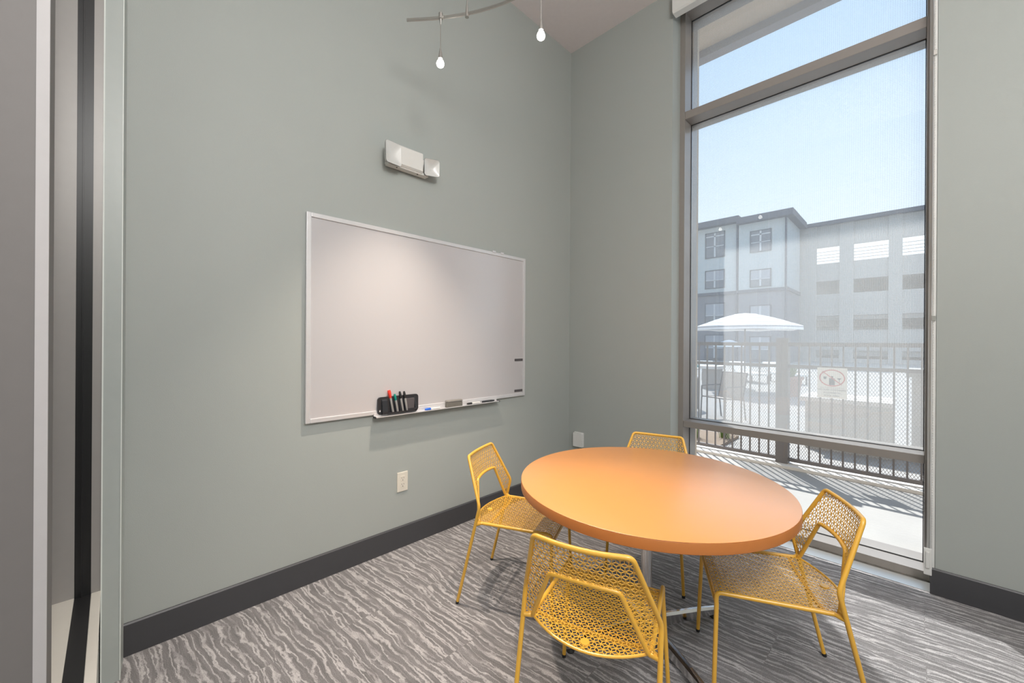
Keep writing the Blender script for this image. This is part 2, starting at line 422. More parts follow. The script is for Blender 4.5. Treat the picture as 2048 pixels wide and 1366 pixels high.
# baseboards
def baseboard(name, axis, a, b, s):
    pr = [(0, 0), (0.012, 0), (0.012, 0.138), (0.007, 0.1445), (0, 0.1445)]
    bm = bmesh.new()
    if axis == 'y': prism(bm, [(p[0], p[1]) for p in pr], 'y', a, b)
    else: prism(bm, [(-p[0], p[1]) for p in pr], 'x', a, b)
    struct(name, bm, m_base)
baseboard('baseboard_left', 'y', -3.228, 0, 1)
baseboard('baseboard_back', 'x', 0.012, WX0, 1)
baseboard('baseboard_back_right', 'x', WX1-0.03+0.01, X1, 1)

# ------------------------------------------------------------------ main window
w1 = empty('window_1', (0, 0, 0)); w1['kind'] = 'structure'
YF, YG = 0.149, 0.288
FX0, FX1 = 1.082, 2.503
ML0, ML1 = 0.688, 0.740; MU0, MU1 = 3.285, 3.350
bm = bmesh.new()
box(bm, WX0, FX0, YF, 0.42, 0, WZ1); box(bm, FX1, WX1, YF, 0.42, 0, WZ1)
box(bm, FX0, FX1, YF, 0.42, 4.19, WZ1)
box(bm, FX0, FX1, YF, 0.42, 0.0, 0.052)
box(bm, FX0+0.001, FX1-0.001, YG, 0.42, 0.052, 0.058)
obj('window_frame', bm, m_alu, w1)
obj('transom_bar', B(FX0, FX1, YF+0.002, 0.40, MU0, MU1, 0.003), m_alu, w1)
obj('transom_bar', B(FX0, FX1, YF+0.002, 0.40, ML0, ML1, 0.003), m_alu, w1)
bm = bmesh.new()
for z0, z1 in ((0.052, ML0), (ML1, MU0), (MU1, 4.19)):
    g = 0.004
    box(bm, FX0, FX0+g, YG-0.006, YG+0.004, z0, z1); box(bm, FX1-g, FX1, YG-0.006, YG+0.004, z0, z1)
    box(bm, FX0, FX1, YG-0.006, YG+0.004, z0, z0+g); box(bm, FX0, FX1, YG-0.006, YG+0.004, z1-g, z1)
obj('gasket', bm, m_black, w1)
for z0, z1 in ((0.056, ML0-.004), (ML1+.004, MU0-.004), (MU1+.004, 4.186)):
    obj('glass_pane', B(FX0+.004, FX1-.004, YG-0.003, YG+0.003, z0, z1), m_glass, w1)
for z0, z1 in ((ML1+.008, MU0-.008), (MU1+.008, 4.18)):
    o = obj('solar_screen', B(FX0+.005, FX1-.005, 0.312, 0.3135, z0, z1), m_screen, w1)
struct('trim_3', B(WX0, WX1, 0.0, YF, -0.001, 0.004), m_brush)
# unseen outer wall layer added to shade the screen's left strip; the overhang
bm = bmesh.new()
box(bm, -4.5, 0.955, 0.45, 0.80, -0.1, 4.9); box(bm, 2.66, 7.0, 0.45, 0.80, -0.1, 4.9)
struct('wall_sun_block', bm, m_ext)
struct('trim_4', B(-4.5, 7.0, 0.45, 1.94, 4.96, 5.2), m_ext)
struct('trim_5', B(-4.5, 7.0, 1.80, 1.94, 4.87, 4.96), m_extg)

# roller shade: valance at the head, white side channel with chain
rs = empty('roller_shade', (0, 0, 0))
tag(rs, 'white roller shade rolled up in its valance over the tall window, bead chain at right', 'roller shade')
bm = bmesh.new()
prism(bm, [(-0.075, 4.215), (-0.075, 4.075), (-0.062, 4.062), (-0.002, 4.062), (-0.002, 4.215)], 'x', WX0+0.025, WX1-0.0)
obj('valance', bm, m_white, rs)
bm = bmesh.new(); box(bm, WX1-0.018, WX1-0.001, 0.004, 0.13, 0.10, 4.06, 0.002); box(bm, WX1-0.030, WX1-0.018, 0.09, 0.13, 0.10, 4.06)
obj('side_channel', bm, m_white, rs)
bm = bmesh.new()
for k in range(0, 260):
    z = 4.05 - k*0.0145
    if z < 0.26: break
    bmesh.ops.create_icosphere(bm, subdivisions=1, radius=0.0032, matrix=Matrix.Translation((WX1-0.012, -0.006, z)))
tube(bm, [(WX1-0.012, -0.006, 4.06), (WX1-0.012, -0.006, 0.24)], 0.0012, 5)
obj('bead_chain', bm, m_white, rs)
for z in (3.02, 1.53): obj('chain_stop', B(WX1-0.02, WX1-0.004, -0.012, 0.0, z, z+0.03, 0.002), m_track, rs)
bm = bmesh.new()
box(bm, WX1-0.045, WX1-0.012, -0.014, -0.001, 0.10, 0.25, 0.004); box(bm, WX1-0.038, WX1-0.02, -0.024, -0.010, 0.14, 0.235, 0.005)
obj('chain_tensioner', bm, m_white, rs)

# ------------------------------------------------------------------ whiteboard
BY0, BY1, BZ0, BZ1 = -2.490, -0.674, 0.923, 2.133
wb = empty('whiteboard', (0, (BY0+BY1)/2, BZ0))
tag(wb, 'large glossy whiteboard with silver frame on the left wall', 'whiteboard')
P0 = Vector(wb.location)
def rel(bm, p): bmesh.ops.translate(bm, verts=bm.verts, vec=-Vector(p)); return bm
obj('panel', rel(B(0.001, 0.014, BY0+.012, BY1-.012, BZ0+.012, BZ1-.012), P0), m_board, wb)
bm = bmesh.new()
fwid = 0.026
box(bm, 0.001, 0.022, BY0, BY0+fwid, BZ0, BZ1, 0.003); box(bm, 0.001, 0.022, BY1-fwid, BY1, BZ0, BZ1, 0.003)
box(bm, 0.001, 0.0215, BY0+fwid, BY1-fwid, BZ0, BZ0+fwid, 0.003); box(bm, 0.001, 0.0215, BY0+fwid, BY1-fwid, BZ1-fwid, BZ1, 0.003)
obj('frame', rel(bm, P0), m_bframe, wb)
for y in (-1.07, -0.98): obj('hanging_clip', rel(B(0.004, 0.026, y, y+0.035, BZ1-0.006, BZ1+0.010, 0.003), P0), m_bframe, wb)
# tray, lifted away separately from the board's look
TY0, TY1 = -2.085, -1.02
bm = bmesh.new()
prism(bm, [(0.022, 0.934), (0.022, 0.909), (0.055, 0.907), (0.060, 0.910), (0.060, 0.915), (0.0575, 0.915), (0.055, 0.911), (0.026, 0.912), (0.026, 0.934)], 'y', TY0, TY1)
obj('marker_tray', rel(bm, P0), m_bframe, wb)
for y in (TY0-0.004, TY1): obj('tray_end_cap', rel(B(0.023, 0.062, y, y+0.004, 0.905, 0.918, 0.001), P0), m_holder, wb)
for k, z in enumerate((1.240, 0.972)):
    o = obj('magnetic_strip', B(0.0142, 0.019, -0.800, -0.703, z-0.010, z+0.010, 0.001), m_mag)
    tag(o, ('upper' if k == 0 else 'lower') + ' of two dark magnetic strips at the right edge of the whiteboard', 'magnet', 'dark magnetic strips on the whiteboard')

# marker caddy
def rrect(u0, u1, v0, v1, r, n=5):
    pts = []
    for cx, cy, a0 in ((u1-r, v1-r, 0), (u0+r, v1-r, 90), (u0+r, v0+r, 180), (u1-r, v0+r, 270)):
        for k in range(n+1):
            a = math.radians(a0 + 90*k/n); pts.append((cx + r*math.cos(a), cy + r*math.sin(a)))
    return pts
HY0, HY1, HZ0, HZ1 = -2.062, -1.765, 0.921, 1.035
hd = empty('marker_caddy', (0.03, (HY0+HY1)/2, HZ0))
tag(hd, 'black plastic marker caddy standing on the left end of the whiteboard tray', 'marker holder')
PH = Vector(hd.location)
bm = bmesh.new()
prism(bm, rrect(HY0, HY1, HZ0, HZ1, 0.02), 'x', 0.024, 0.034)
obj('back_plate', rel(bm, PH), m_holder, hd)
bm = bmesh.new()
# sloped side cheeks, eraser pocket and slots
prism(bm, [(0.034, 1.02), (0.040, 1.01), (0.050, 0.94), (0.050, 0.925), (0.034, 0.925)], 'y', -2.036, -2.000)
prism(bm, [(0.034, 1.02), (0.038, 1.015), (0.055, 0.94), (0.055, 0.925), (0.034, 0.925)], 'y', -1.800, -1.790)
prism(bm, [(0.034, 1.02), (0.038, 1.015), (0.055, 0.94), (0.055, 0.925), (0.034, 0.925)], 'y', -1.876, -1.868)
for y in (-1.972, -1.940, -1.908):
    prism(bm, [(0.034, 1.01), (0.037, 1.00), (0.047, 0.94), (0.047, 0.925), (0.034, 0.925)], 'y', y-.003, y+.003)
box(bm, 0.034, 0.055, -2.000, -1.790, 0.922, 0.932)
box(bm, 0.050, 0.055, -1.868, -1.800, 0.932, 0.945)
obj('slots', rel(bm, PH), m_holder, hd)
obj('eraser_pad', rel(B(0.0345, 0.046, -1.866, -1.802, 0.935, 1.012, 0.002), PH), m_mag, hd)
bm = bmesh.new()
box(bm, 0.0341, 0.0346, -2.052, -2.043, 0.941, 0.949); box(bm, 0.0341, 0.0346, -2.052, -2.043, 0.951, 0.953)
o = obj('badge', rel(bm, PH), m_white, hd); o['label'] = 'small white square mark'

def marker(label, p0, d, cap, chisel=True, body=None, cat_group='markers at the whiteboard', flare=False, L=0.125, r=0.0066):
    p0 = Vector(p0); d = Vector(d).normalized()
    e_ = empty('dry_erase_marker', p0)
    tag(e_, label, 'marker', cat_group)
    bm = bmesh.new(); tube(bm, [d*0, d*0.004, d*L*0.64], [r*0.8, r, r], 12); obj('barrel', bm, body or m_barrel, e_, True)
    bm = bmesh.new(); tube(bm, [d*L*0.64, d*L*0.66, d*L*0.90, d*L], ([r*0.95, r*1.12, r*1.5, r*1.25] if flare else [r*0.95, r*1.12, r*1.05, r*0.75]), 12); obj('cap', bm, cap, e_, True)
    return e_
marker('red capped marker in the caddy, tallest of the four', (0.047, -1.972+0.010, 0.9328), (-0.10, -0.16, 1), m_red, flare=True, L=0.146, r=0.0078)
marker('green capped marker in the caddy, next to the red one', (0.050, -1.930, 0.9328), (-0.12, -0.14, 1), m_green, L=0.118, r=0.0078)
marker('black capped marker in the caddy, directly right of the green one', (0.047, -1.902+0.012, 0.9328), (-0.10, -0.14, 1), m_blk, L=0.132, r=0.0078)
marker('black capped marker in the caddy, beside the eraser pocket', (0.050, -1.866+.004, 0.9328), (-0.10, -0.12, 1), m_blk, L=0.130, r=0.0078)
marker('white marker with blue cap lying on the tray left of the grey eraser', (0.043, -1.590, 0.9203), (0, -1, 0), m_blue, body=m_white, r=0.0075)
marker('white marker with black cap lying on the tray right of the grey eraser', (0.042, -1.215, 0.920), (0, -1, 0), m_blk, body=m_white, r=0.0072)
marker('dark grey marker at the far right end of the tray', (0.041, -1.188, 0.920), (0.03, 1, 0), m_holder, body=m_holder, r=0.0066)
er = empty('whiteboard_eraser', (0.0405, -1.465, 0.9125))
tag(er, 'grey block eraser resting on the whiteboard tray', 'eraser')
obj('felt_block', B(-0.0155, 0.0155, -0.070, 0.070, 0, 0.034, 0.003), m_felt, er)
obj('backing', B(-0.016, 0.016, -0.071, 0.071, 0.034, 0.052, 0.006), mat('eraser_back', (0.25, 0.235, 0.215), 0.6), er)

# ------------------------------------------------------------------ emergency light
em = empty('emergency_light', (0, -1.86, 2.60))
tag(em, 'white twin-head emergency light mounted on the wall above the whiteboard', 'emergency light')
bm = bmesh.new()
box(bm, 0.001, 0.012, -0.150, 0.150, -0.045, 0.075, 0.004)
obj('back_plate', bm, m_fix, em)
bm = bmesh.new()
prism(bm, [(0.012, -0.05), (0.062, -0.05), (0.076, -0.038), (0.076, 0.078), (0.066, 0.086), (0.012, 0.086)], 'y', -0.085, 0.095)
prism(bm, [(0.012, -0.057), (0.060, -0.057), (0.052, -0.036), (0.012, -0.036)], 'y', -0.150, 0.150)
obj('housing', bm, m_fix, em)
for y in (-0.085, 0.07):
    bm = bmesh.new(); bmesh.ops.create_cone(bm, cap_ends=True, segments=12, radius1=0.005, radius2=0.005, depth=0.004, matrix=Matrix.Translation((0.045, y, -0.0575)))
    obj('screw', bm, m_slot, em)
def head(cy, rz, tilt, cx=0.055, cz=0.02, rollx=0.0, sc=(1.0, 1.0)):
    R_ = Matrix.Rotation(rz, 4, 'Z') @ Matrix.Rotation(tilt, 4, 'Y') @ Matrix.Rotation(rollx, 4, 'X') @ Matrix.Diagonal((1, sc[0], sc[1], 1))
    T_ = Matrix.Translation((cx, cy, cz))
    bm = bmesh.new()
    # square bowl: narrow at the back, wide rounded square at the front (+x)
    secs = [(-0.045, 0.024, 0.012), (-0.020, 0.040, 0.016), (0.012, 0.060, 0.018), (0.022, 0.064, 0.018)]
    rings = []
    for x, h, r in secs:
        rings.append([bm.verts.new((x, p[0], p[1])) for p in rrect(-h, h, -h*1.0, h*1.0, r)])
    for a, b in zip(rings[:-1], rings[1:]):
        n = len(a)
        for k in range(n): bm.faces.new((a[k], a[(k+1) % n], b[(k+1) % n], b[k]))
    bm.faces.new(rings[0])
    bm.transform(T_ @ R_)
    h_ = obj('lamp_head', bm, m_fix, em, True)
    bm = bmesh.new(); prof = []
    # dished lens
    N = 8; rows = []
    for i in range(N+1):
        s = i/N; hh = 0.0625*s
        x = 0.0235 - 0.020*math.cos(s*PI/2)
        if i == 0: rows.append([bm.verts.new((x, 0, 0))]); continue
        rows.append([bm.verts.new((x, p[0], p[1])) for p in rrect(-hh, hh, -hh, hh, max(0.017*s + hh*(1-s)*0.9, .001))])
    for a, b in zip(rows[:-1], rows[1:]):
        n = len(b)
        for k in range(n):
            if len(a) == 1: bm.faces.new((a[0], b[k], b[(k+1) % n]))
            else: bm.faces.new((a[k], a[(k+1) % n], b[(k+1) % n], b[k]))
    bm.transform(T_ @ R_)
    ln = obj('lens', bm, m_lens, h_, True)
head(-0.138, math.radians(6), math.radians(-3), 0.072, 0.002, 0.0, (0.92, 1.14))
head(0.162, math.radians(-8), math.radians(10), 0.066, 0.006, math.radians(5), (0.90, 0.88))

# ------------------------------------------------------------------ outlets
def outlet():
    o = empty('wall_outlet', (0.0, -1.866, 0.443))
    tag(o, 'ivory double wall outlet low on the left wall under the whiteboard', 'outlet')
    obj('cover_plate', B(0.0005, 0.007, -0.040, 0.040, -0.066, 0.066, 0.003), m_ivory, o)
    for z in (0.021, -0.021):
        f = obj('receptacle', B(0.007, 0.009, -0.017, 0.017, z-0.019, z+0.019, 0.0008), m_ivory, o)
        bm = bmesh.new()
        box(bm, 0.009, 0.0094, -0.0085, -0.006, z+0.001, z+0.010); box(bm, 0.009, 0.0094, 0.006, 0.0085, z+0.001, z+0.010)
        box(bm, 0.009, 0.0094, -0.0025, 0.0025, z-0.012, z-0.006)
        obj('slot', bm, m_slot, f)
outlet()
pc = empty('outlet_cover', (0.128, 0, 0.440))
tag(pc, 'white boxy outlet cover low on the back wall beside the corner', 'outlet cover')
bm = bmesh.new(); prism(bm, [(-0.052, 0.058), (-0.045, 0.068), (0.045, 0.068), (0.052, 0.058), (0.052, -0.068), (-0.052, -0.068)], 'y', -0.034, -0.006)
obj('lid', bm, m_white, pc)
obj('base_plate', B(-0.055, 0.055, -0.006, -0.0005, -0.07, 0.07, 0.001), m_white, pc)

# ------------------------------------------------------------------ track light
tl = empty('track_light', (0, 0, 0))
tag(tl, 'curved satin nickel monorail track light hung from the ceiling', 'track light')
ZR = 3.20
rp = [(0.440, -2.105), (0.583, -1.985), (0.714, -1.895), (0.84, -1.83), (0.96, -1.785), (1.13, -1.750), (1.35, -1.745), (1.6, -1.79), (1.85, -1.88), (2.1, -2.0)]
def cr_spline(p, n=6):
    out = []
    for i in range(len(p)-1):
        a = Vector(p[max(i-1, 0)]); b = Vector(p[i]); c = Vector(p[i+1]); d = Vector(p[min(i+2, len(p)-1)])
        for k in range(n):
            t = k/n; out.append(0.5*((2*b) + (-a+c)*t + (2*a-5*b+4*c-d)*t*t + (-a+3*b-3*c+d)*t**3))
    out.append(Vector(p[-1])); return out
pts = [(p.x, p.y, ZR) for p in cr_spline(rp)]
bm = bmesh.new(); tube(bm, pts, 0.0075, 8); tube(bm, [(p[0], p[1], ZR-0.006) for p in pts], 0.005, 6)
obj('rail', bm, m_track, tl, True)
for x, y in ((0.714, -1.895), (1.85, -1.88)):
    bm = bmesh.new(); tube(bm, [(x, y, ZC), (x, y, ZR+0.03)], 0.0035, 8); tube(bm, [(x, y, ZR+0.045), (x, y, ZR-0.02)], [0.006, 0.011], 10)
    obj('support_rod', bm, m_track, tl, True)
    bm = bmesh.new(); lathe(bm, [(0, ZC), (0.05, ZC), (0.05, ZC-0.012), (0, ZC-0.02)], (x, y, 0), 20); obj('canopy', bm, m_track, tl, True)

def pendant(x, y, zb, label, energy):
    e_ = empty('pendant_lamp', (x, y, ZR)); tag(e_, label, 'pendant lamp', 'small pendants on the track')
    d = ZR - zb
    bm = bmesh.new(); tube(bm, [(0, 0, 0.014), (0, 0, -0.018)], 0.012, 12); tube(bm, [(0, 0, -0.018), (0, 0, -0.05)], [0.008, 0.003], 10); obj('connector', bm, m_track, e_, True)
    bm = bmesh.new(); tube(bm, [(0, 0, -0.05), (0, 0, -d+0.075)], 0.0022, 6); obj('cable', bm, m_track, e_, True)
    bm = bmesh.new(); tube(bm, [(0, 0, -d+0.085), (0, 0, -d+0.055), (0, 0, -d+0.028)], [0.004, 0.009, 0.013], 12); obj('socket', bm, m_track, e_, True)
    bm = bmesh.new(); lathe(bm, [(0.009, 0.022), (0.017, 0.014), (0.0215, 0.0), (0.0185, -0.011), (0.011, -0.018), (0.0, -0.021)], (0, 0, -d), 20)
    obj('bulb', bm, m_bulb, e_, True)
    l_ = lamp('bulb_light', 'SPOT', (0, 0, -d-0.026), energy, WARM, shadow_soft_size=0.025, spot_size=math.radians(80), spot_blend=1.0)
    l_.parent = e_
pendant(0.598, -1.988, 2.935, 'lit pendant lamp near the left end of the curved track', 165)
pendant(1.127, -1.750, 2.935, 'lit pendant lamp on a long cable in front of the corner ceiling', 80)

# ------------------------------------------------------------------ table
TX, TY, TR, TZ = 1.551, -1.439, 0.607, 0.737
tb = empty('round_table', (TX, TY, 0))
tag(tb, 'round orange laminate table on a polished steel cross base', 'table')
bm = bmesh.new(); lathe(bm, [(0, 0.7345), (TR-0.003, 0.7345), (TR-0.001, 0.736), (TR-0.003, TZ), (0, TZ)], n=96); obj('tabletop', bm, m_orange, tb, True)
bm = bmesh.new(); lathe(bm, [(TR-0.02, 0.696), (TR-0.002, 0.695), (TR, 0.697), (TR, 0.733), (TR-0.001, 0.7345), (TR-0.02, 0.7345)], n=96); obj('edge_band', bm, m_edge, tb, True)
bm = bmesh.new(); lathe(bm, [(0, 0.697), (TR-0.019, 0.697), (TR-0.019, 0.734), (0, 0.734)], n=96); obj('underside', bm, mat('dark_backer', (0.05, 0.042, 0.038), 0.6), tb, True)
bm = bmesh.new(); lathe(bm, [(0, 0.045), (0.034, 0.045), (0.034, 0.07), (0.0255, 0.075), (0.0255, 0.68), (0.09, 0.685), (0.09, 0.695), (0, 0.695)], n=32); obj('column', bm, m_chrome, tb, True)
def arm(ang):
    bm = bmesh.new(); L = 0.43
    # tapering arm: deep at the hub, shallow at the tip, ridge on top
    secs = [(0.0, 0.020, 0.028, 0.088), (0.30, 0.017, 0.024, 0.066), (L-0.01, 0.014, 0.022, 0.052), (L, 0.010, 0.026, 0.048)]
    rings = []
    for s, hw, zb, zt in secs:
        rings.append([bm.verts.new(p) for p in ((s, -hw, zb), (s, hw, zb), (s, hw, zt-0.008), (s, hw*0.35, zt), (s, -hw*0.35, zt), (s, -hw, zt-0.008))])
    for a, b in zip(rings[:-1], rings[1:]):
        for k in range(6): bm.faces.new((a[k], a[(k+1) % 6], b[(k+1) % 6], b[k]))
    bm.faces.new(rings[0]); bm.faces.new(list(reversed(rings[-1])))
    bm.transform(Matrix.Rotation(ang, 4, 'Z'))
    a_ = obj('base_arm', bm, m_chrome, tb)
    bm = bmesh.new(); lathe(bm, [(0, 0.0), (0.018, 0.0), (0.020, 0.006), (0.012, 0.014), (0.006, 0.018), (0.006, 0.026), (0, 0.026)], (0, 0, 0), 16)
    bmesh.ops.translate(bm, verts=bm.verts, vec=(math.cos(ang)*(L-0.03), math.sin(ang)*(L-0.03), 0))
    obj('glide', bm, m_rub, a_, True)
for k in range(4): arm(math.radians(62 + 90*k))

# ------------------------------------------------------------------ chairs
FR = Vector((0.229, -0.357, 0)); JR = Vector((0.198, -0.240, 0.437)); HIP = Vector((0.229, -0.229, 0.532))
TOP = Vector((0.158, -0.332, 0.768)); FF = Vector((0.218, 0.163, 0)); FC = Vector((0.195, 0.150, 0.430))
AC = Vector((0.116, -0.304, 0.634)); AF = Vector((0.190, -0.250, 0.452))
JO = Vector((0.2285, -0.252, 0.437))
def mirror(p): return Vector((-p.x, p.y, p.z))

def back_surf(x, z):
    K = 0.040
    t = (z-0.532)/(0.768-0.532)
    yb = -0.229 - 0.079*max(t, 0) if t > 0 else -0.229 - 0.11*(-t)*0.25
    return Vector((x, yb - K*(1-(x/0.235)**2) + (0.0 if t > 0 else 0), z))
def seat_surf(x, v):
    # v = distance along the seat, rolls down over the front bar
    v0 = 0.118
    dish = -0.013*max(0, 1-(x/0.2)**2)*max(0, min(1, (v0-v)/0.12))
    if v <= v0:
        return Vector((x, v, 0.441 + dish - 0.010*(v+0.24)/0.358))
    a = (v-v0)/0.034
    if a < PI/2: return Vector((x, v0 + 0.034*math.sin(a), 0.431 - 0.034*(1-math.cos(a))))
    return Vector((x, v0+0.034, 0.431-0.034-(v-v0-0.034*PI/2)))

def seg_clip(p, q, poly):
    ts = [0.0, 1.0]; d = (q[0]-p[0], q[1]-p[1]); n = len(poly)
    for i in range(n):
        a, b = poly[i], poly[(i+1) % n]; e_ = (b[0]-a[0], b[1]-a[1])
        den = d[0]*e_[1]-d[1]*e_[0]
        if abs(den) < 1e-12: continue
        t = ((a[0]-p[0])*e_[1]-(a[1]-p[1])*e_[0])/den; s = ((a[0]-p[0])*d[1]-(a[1]-p[1])*d[0])/den
        if 0 < t < 1 and 0 <= s <= 1: ts.append(t)
    ts.sort(); out = []
    for t0, t1 in zip(ts[:-1], ts[1:]):
        if t1-t0 < 1e-4: continue
        m_ = (t0+t1)/2; x, y = p[0]+d[0]*m_, p[1]+d[1]*m_; ins = False; j = n-1
        for i in range(n):
            xi, yi = poly[i]; xj, yj = poly[j]
            if (yi > y) != (yj > y) and x < (xj-xi)*(y-yi)/(yj-yi)+xi: ins = not ins
            j = i
        if ins: out.append(((p[0]+d[0]*t0, p[1]+d[1]*t0), (p[0]+d[0]*t1, p[1]+d[1]*t1)))
    return out

def lattice(poly, surf, a, width, thick, org=(0, 0)):
    bm = bmesh.new(); h = a*math.sqrt(3)/2
    us = [p[0] for p in poly]; vs = [p[1] for p in poly]
    segs = []
    r0 = int((min(vs)-org[1])/h)-2; r1 = int((max(vs)-org[1])/h)+2
    e_ = a/math.sqrt(3)
    for r in range(r0, r1+1):
        y = org[1]+r*h; sh = (r % 2)*a/2
        c0 = int((min(us)-org[0])/a)-2; c1 = int((max(us)-org[0])/a)+2
        for c in range(c0, c1+1):
            x = org[0]+c*a+sh
            for k in range(6):
                an = math.radians(30+60*k)
                segs += seg_clip((x, y), (x+e_*math.cos(an), y+e_*math.sin(an)), poly)
    for p, q in segs:
        P, Q = surf(*p), surf(*q)
        mx, my = (p[0]+q[0])/2, (p[1]+q[1])/2
        s0 = surf(mx, my); N = (surf(mx+1e-3, my)-s0).cross(surf(mx, my+1e-3)-s0).normalized()
        D = (Q-P)
        if D.length < 1e-5: continue
        D.normalize(); P = P - D*width*0.3; Q = Q + D*width*0.3
        sd_ = N.cross(D)*width/2; nn = N*thick/2
        V = [bm.verts.new(X + a_*sd_ + b_*nn) for X in (P, Q) for a_, b_ in ((-1, -1), (1, -1), (1, 1), (-1, 1))]
        for k in range(4): bm.faces.new((V[k], V[(k+1) % 4], V[4+(k+1) % 4], V[4+k]))
    return bm

def make_chair():
    ch = empty('mesh_chair')
    # legs, each with its foot cap
    rl = 0.0083
    for s in (1, -1):
        mm = (lambda p: p) if s == 1 else mirror
        for P, Q in ((FR, JO), (FF, FC-Vector((0, 0, 0.03)))):
            P, Q = mm(P), mm(Q); d = (Q-P).normalized()
            bm = bmesh.new(); tube(bm, [P+d*0.012, Q], rl, 12); lg = obj('leg', bm, m_yel, ch, True)
            bm = bmesh.new(); tube(bm, [Vector((P.x, P.y, 0.0)), P+d*0.014], [rl*1.02, rl*1.15], 12); obj('foot_cap', bm, m_rub, lg, True)
    # seat frame: side rails running from the front legs back, front bar, rear bar
    bm = bmesh.new()
    for s in (1, -1):
        mm = (lambda p: p) if s == 1 else mirror
        tube(bm, fillet([mm(p) for p in (FC-Vector((0, -0.001, 0.032)), FC+Vector((0, 0, 0.008)), JR+Vector((0.002, 0.012, 0)), JO)], [0.035, 0.015]), rl, 12)
    tube(bm, fillet([Vector((0.195, 0.150, 0.402)), Vector((0.17, 0.152, 0.394)), Vector((-0.17, 0.152, 0.394)), Vector((-0.195, 0.150, 0.402))], 0.02), 0.0062, 10)
    tube(bm, [Vector((0.197, -0.205, 0.432)), Vector((0.12, -0.205, 0.418)), Vector((-0.12, -0.205, 0.418)), Vector((-0.197, -0.205, 0.432))], 0.0065, 10)
    obj('seat_frame', bm, m_yel, ch, True)
    # seat: rear edge bows out behind the rear bar
    arc = []
    for k in range(17):
        t = -1 + 2*k/16; arc.append((0.196*t, -0.240 - 0.072*(1-t*t)))
    poly = arc + [(0.191, 0.13), (0.188, 0.192), (-0.188, 0.192), (-0.191, 0.13)]
    seat = obj('seat', lattice(poly, seat_surf, 0.0245, 0.0027, 0.0020), m_yel, ch)
    bm = bmesh.new(); tube(bm, [seat_surf(*p) for p in arc], 0.0048, 8); obj('rim', bm, m_yel, seat, True)
    bm = bmesh.new(); p = seat_surf(0.0, -0.27); lathe(bm, [(0, 0.004), (0.015, 0.0035), (0.0165, 0.001), (0.0165, -0.003), (0, -0.003)], p, 24)
    obj('badge', bm, m_yel, seat, True)
    # back frame: outer hoop from the rear legs up over the top, bowed; inner arch
    bm = bmesh.new()
    def toprail(n=8):
        return [Vector((TOP.x*t, back_surf(TOP.x*t, TOP.z).y, TOP.z - 0.004*(1-t*t))) for t in [1-2*k/n for k in range(n+1)]]
    tr_ = toprail()
    hoop = fillet([JO, HIP, tr_[0], tr_[1]], [0.05, 0.038])[:-1] + tr_[2:-2] + [Vector((-p.x, p.y, p.z)) for p in reversed(fillet([JO, HIP, tr_[0], tr_[1]], [0.05, 0.038])[:-1])]
    tube(bm, hoop, rl, 12)
    nA = 8
    arch_top = [Vector((AC.x*t, back_surf(AC.x*t, AC.z+0.006*(1-t*t)).y, AC.z+0.006*(1-t*t))) for t in [1-2*k/nA for k in range(nA+1)]]
    side = fillet([JO + Vector((-0.004, 0.0, 0.004)), JR + Vector((-0.003, -0.003, 0.003)), AF, arch_top[0], arch_top[1]], [0.012, 0.01, 0.04])[:-1]
    arch = side + arch_top[2:-2] + [Vector((-p.x, p.y, p.z)) for p in reversed(side)]
    tube(bm, arch, 0.0080, 10)
    obj('back_frame', bm, m_yel, ch, True)
    # back mesh fills the band between hoop and arch
    outer = [(p.x, p.z) for p in hoop]; inner = [(p.x, p.z) for p in arch]
    poly = outer + list(reversed(inner))
    # surface that follows the tubes: blend of hoop/arch depths
    tz = sorted([(p.z, p.y, abs(p.x)) for p in hoop if p.x > 0] )
    ta = sorted([(p.z, p.y, abs(p.x)) for p in arch if p.x > 0])
    def itp(tab, z):
        if z <= tab[0][0]: return tab[0][1], tab[0][2]
        for a, b in zip(tab[:-1], tab[1:]):
            if z <= b[0]:
                t = (z-a[0])/max(b[0]-a[0], 1e-6); return a[1]+(b[1]-a[1])*t, a[2]+(b[2]-a[2])*t
        return tab[-1][1], tab[-1][2]
    def bs(x, z):
        yo, xo = itp(tz, z)
        if z < AC.z-0.04:
            yi, xi = itp(ta, z); t = 0 if abs(xo-xi) < 1e-4 else min(1, max(0, (abs(x)-xi)/(xo-xi)))
            return Vector((x, yi+(yo-yi)*t, z))
        yi0, xi0 = itp(ta, AC.z-0.04); yo0, xo0 = itp(tz, AC.z-0.04)
        t = min(1, max(0, (z-(AC.z-0.04))/0.04))
        tt = 0 if abs(xo0-xi0) < 1e-4 else min(1, max(0, (abs(x)-xi0)/(xo0-xi0)))
        ylow = yi0+(yo0-yi0)*tt
        yb = back_surf(x, z).y
        ytop = yb + 0.0
        return Vector((x, ylow*(1-t)+ytop*t, z))
    obj('backrest', lattice(poly, bs, 0.0245, 0.0025, 0.0018, (0, 0.44)), m_yel, ch)
    return ch

def copy_tree(o, parent=None):
    c = o.copy(); C.objects.link(c); c.parent = parent
    for k in list(o.children): copy_tree(k, c)
    return c

chairs = [
    ((1.6225, -1.925), 18.62, 'yellow mesh chair nearest the camera with its back to us'),
    ((1.967, -1.370), 117.2, 'yellow mesh chair at the right of the table beside the tall window'),
    ((0.970, -1.602), -65.58, 'yellow mesh chair at the left of the table beside the whiteboard wall'),
    ((1.316, -0.948), 196.23, 'yellow mesh chair behind the table, mostly hidden by the tabletop'),
]
proto = make_chair()
for i, ((x, y), a, lab) in enumerate(chairs):
    c = proto if i == 0 else copy_tree(proto)
    c.location = (x, y, 0); c.rotation_euler = (0, 0, math.radians(a))
    tag(c, lab, 'chair', 'yellow mesh chairs around the table')

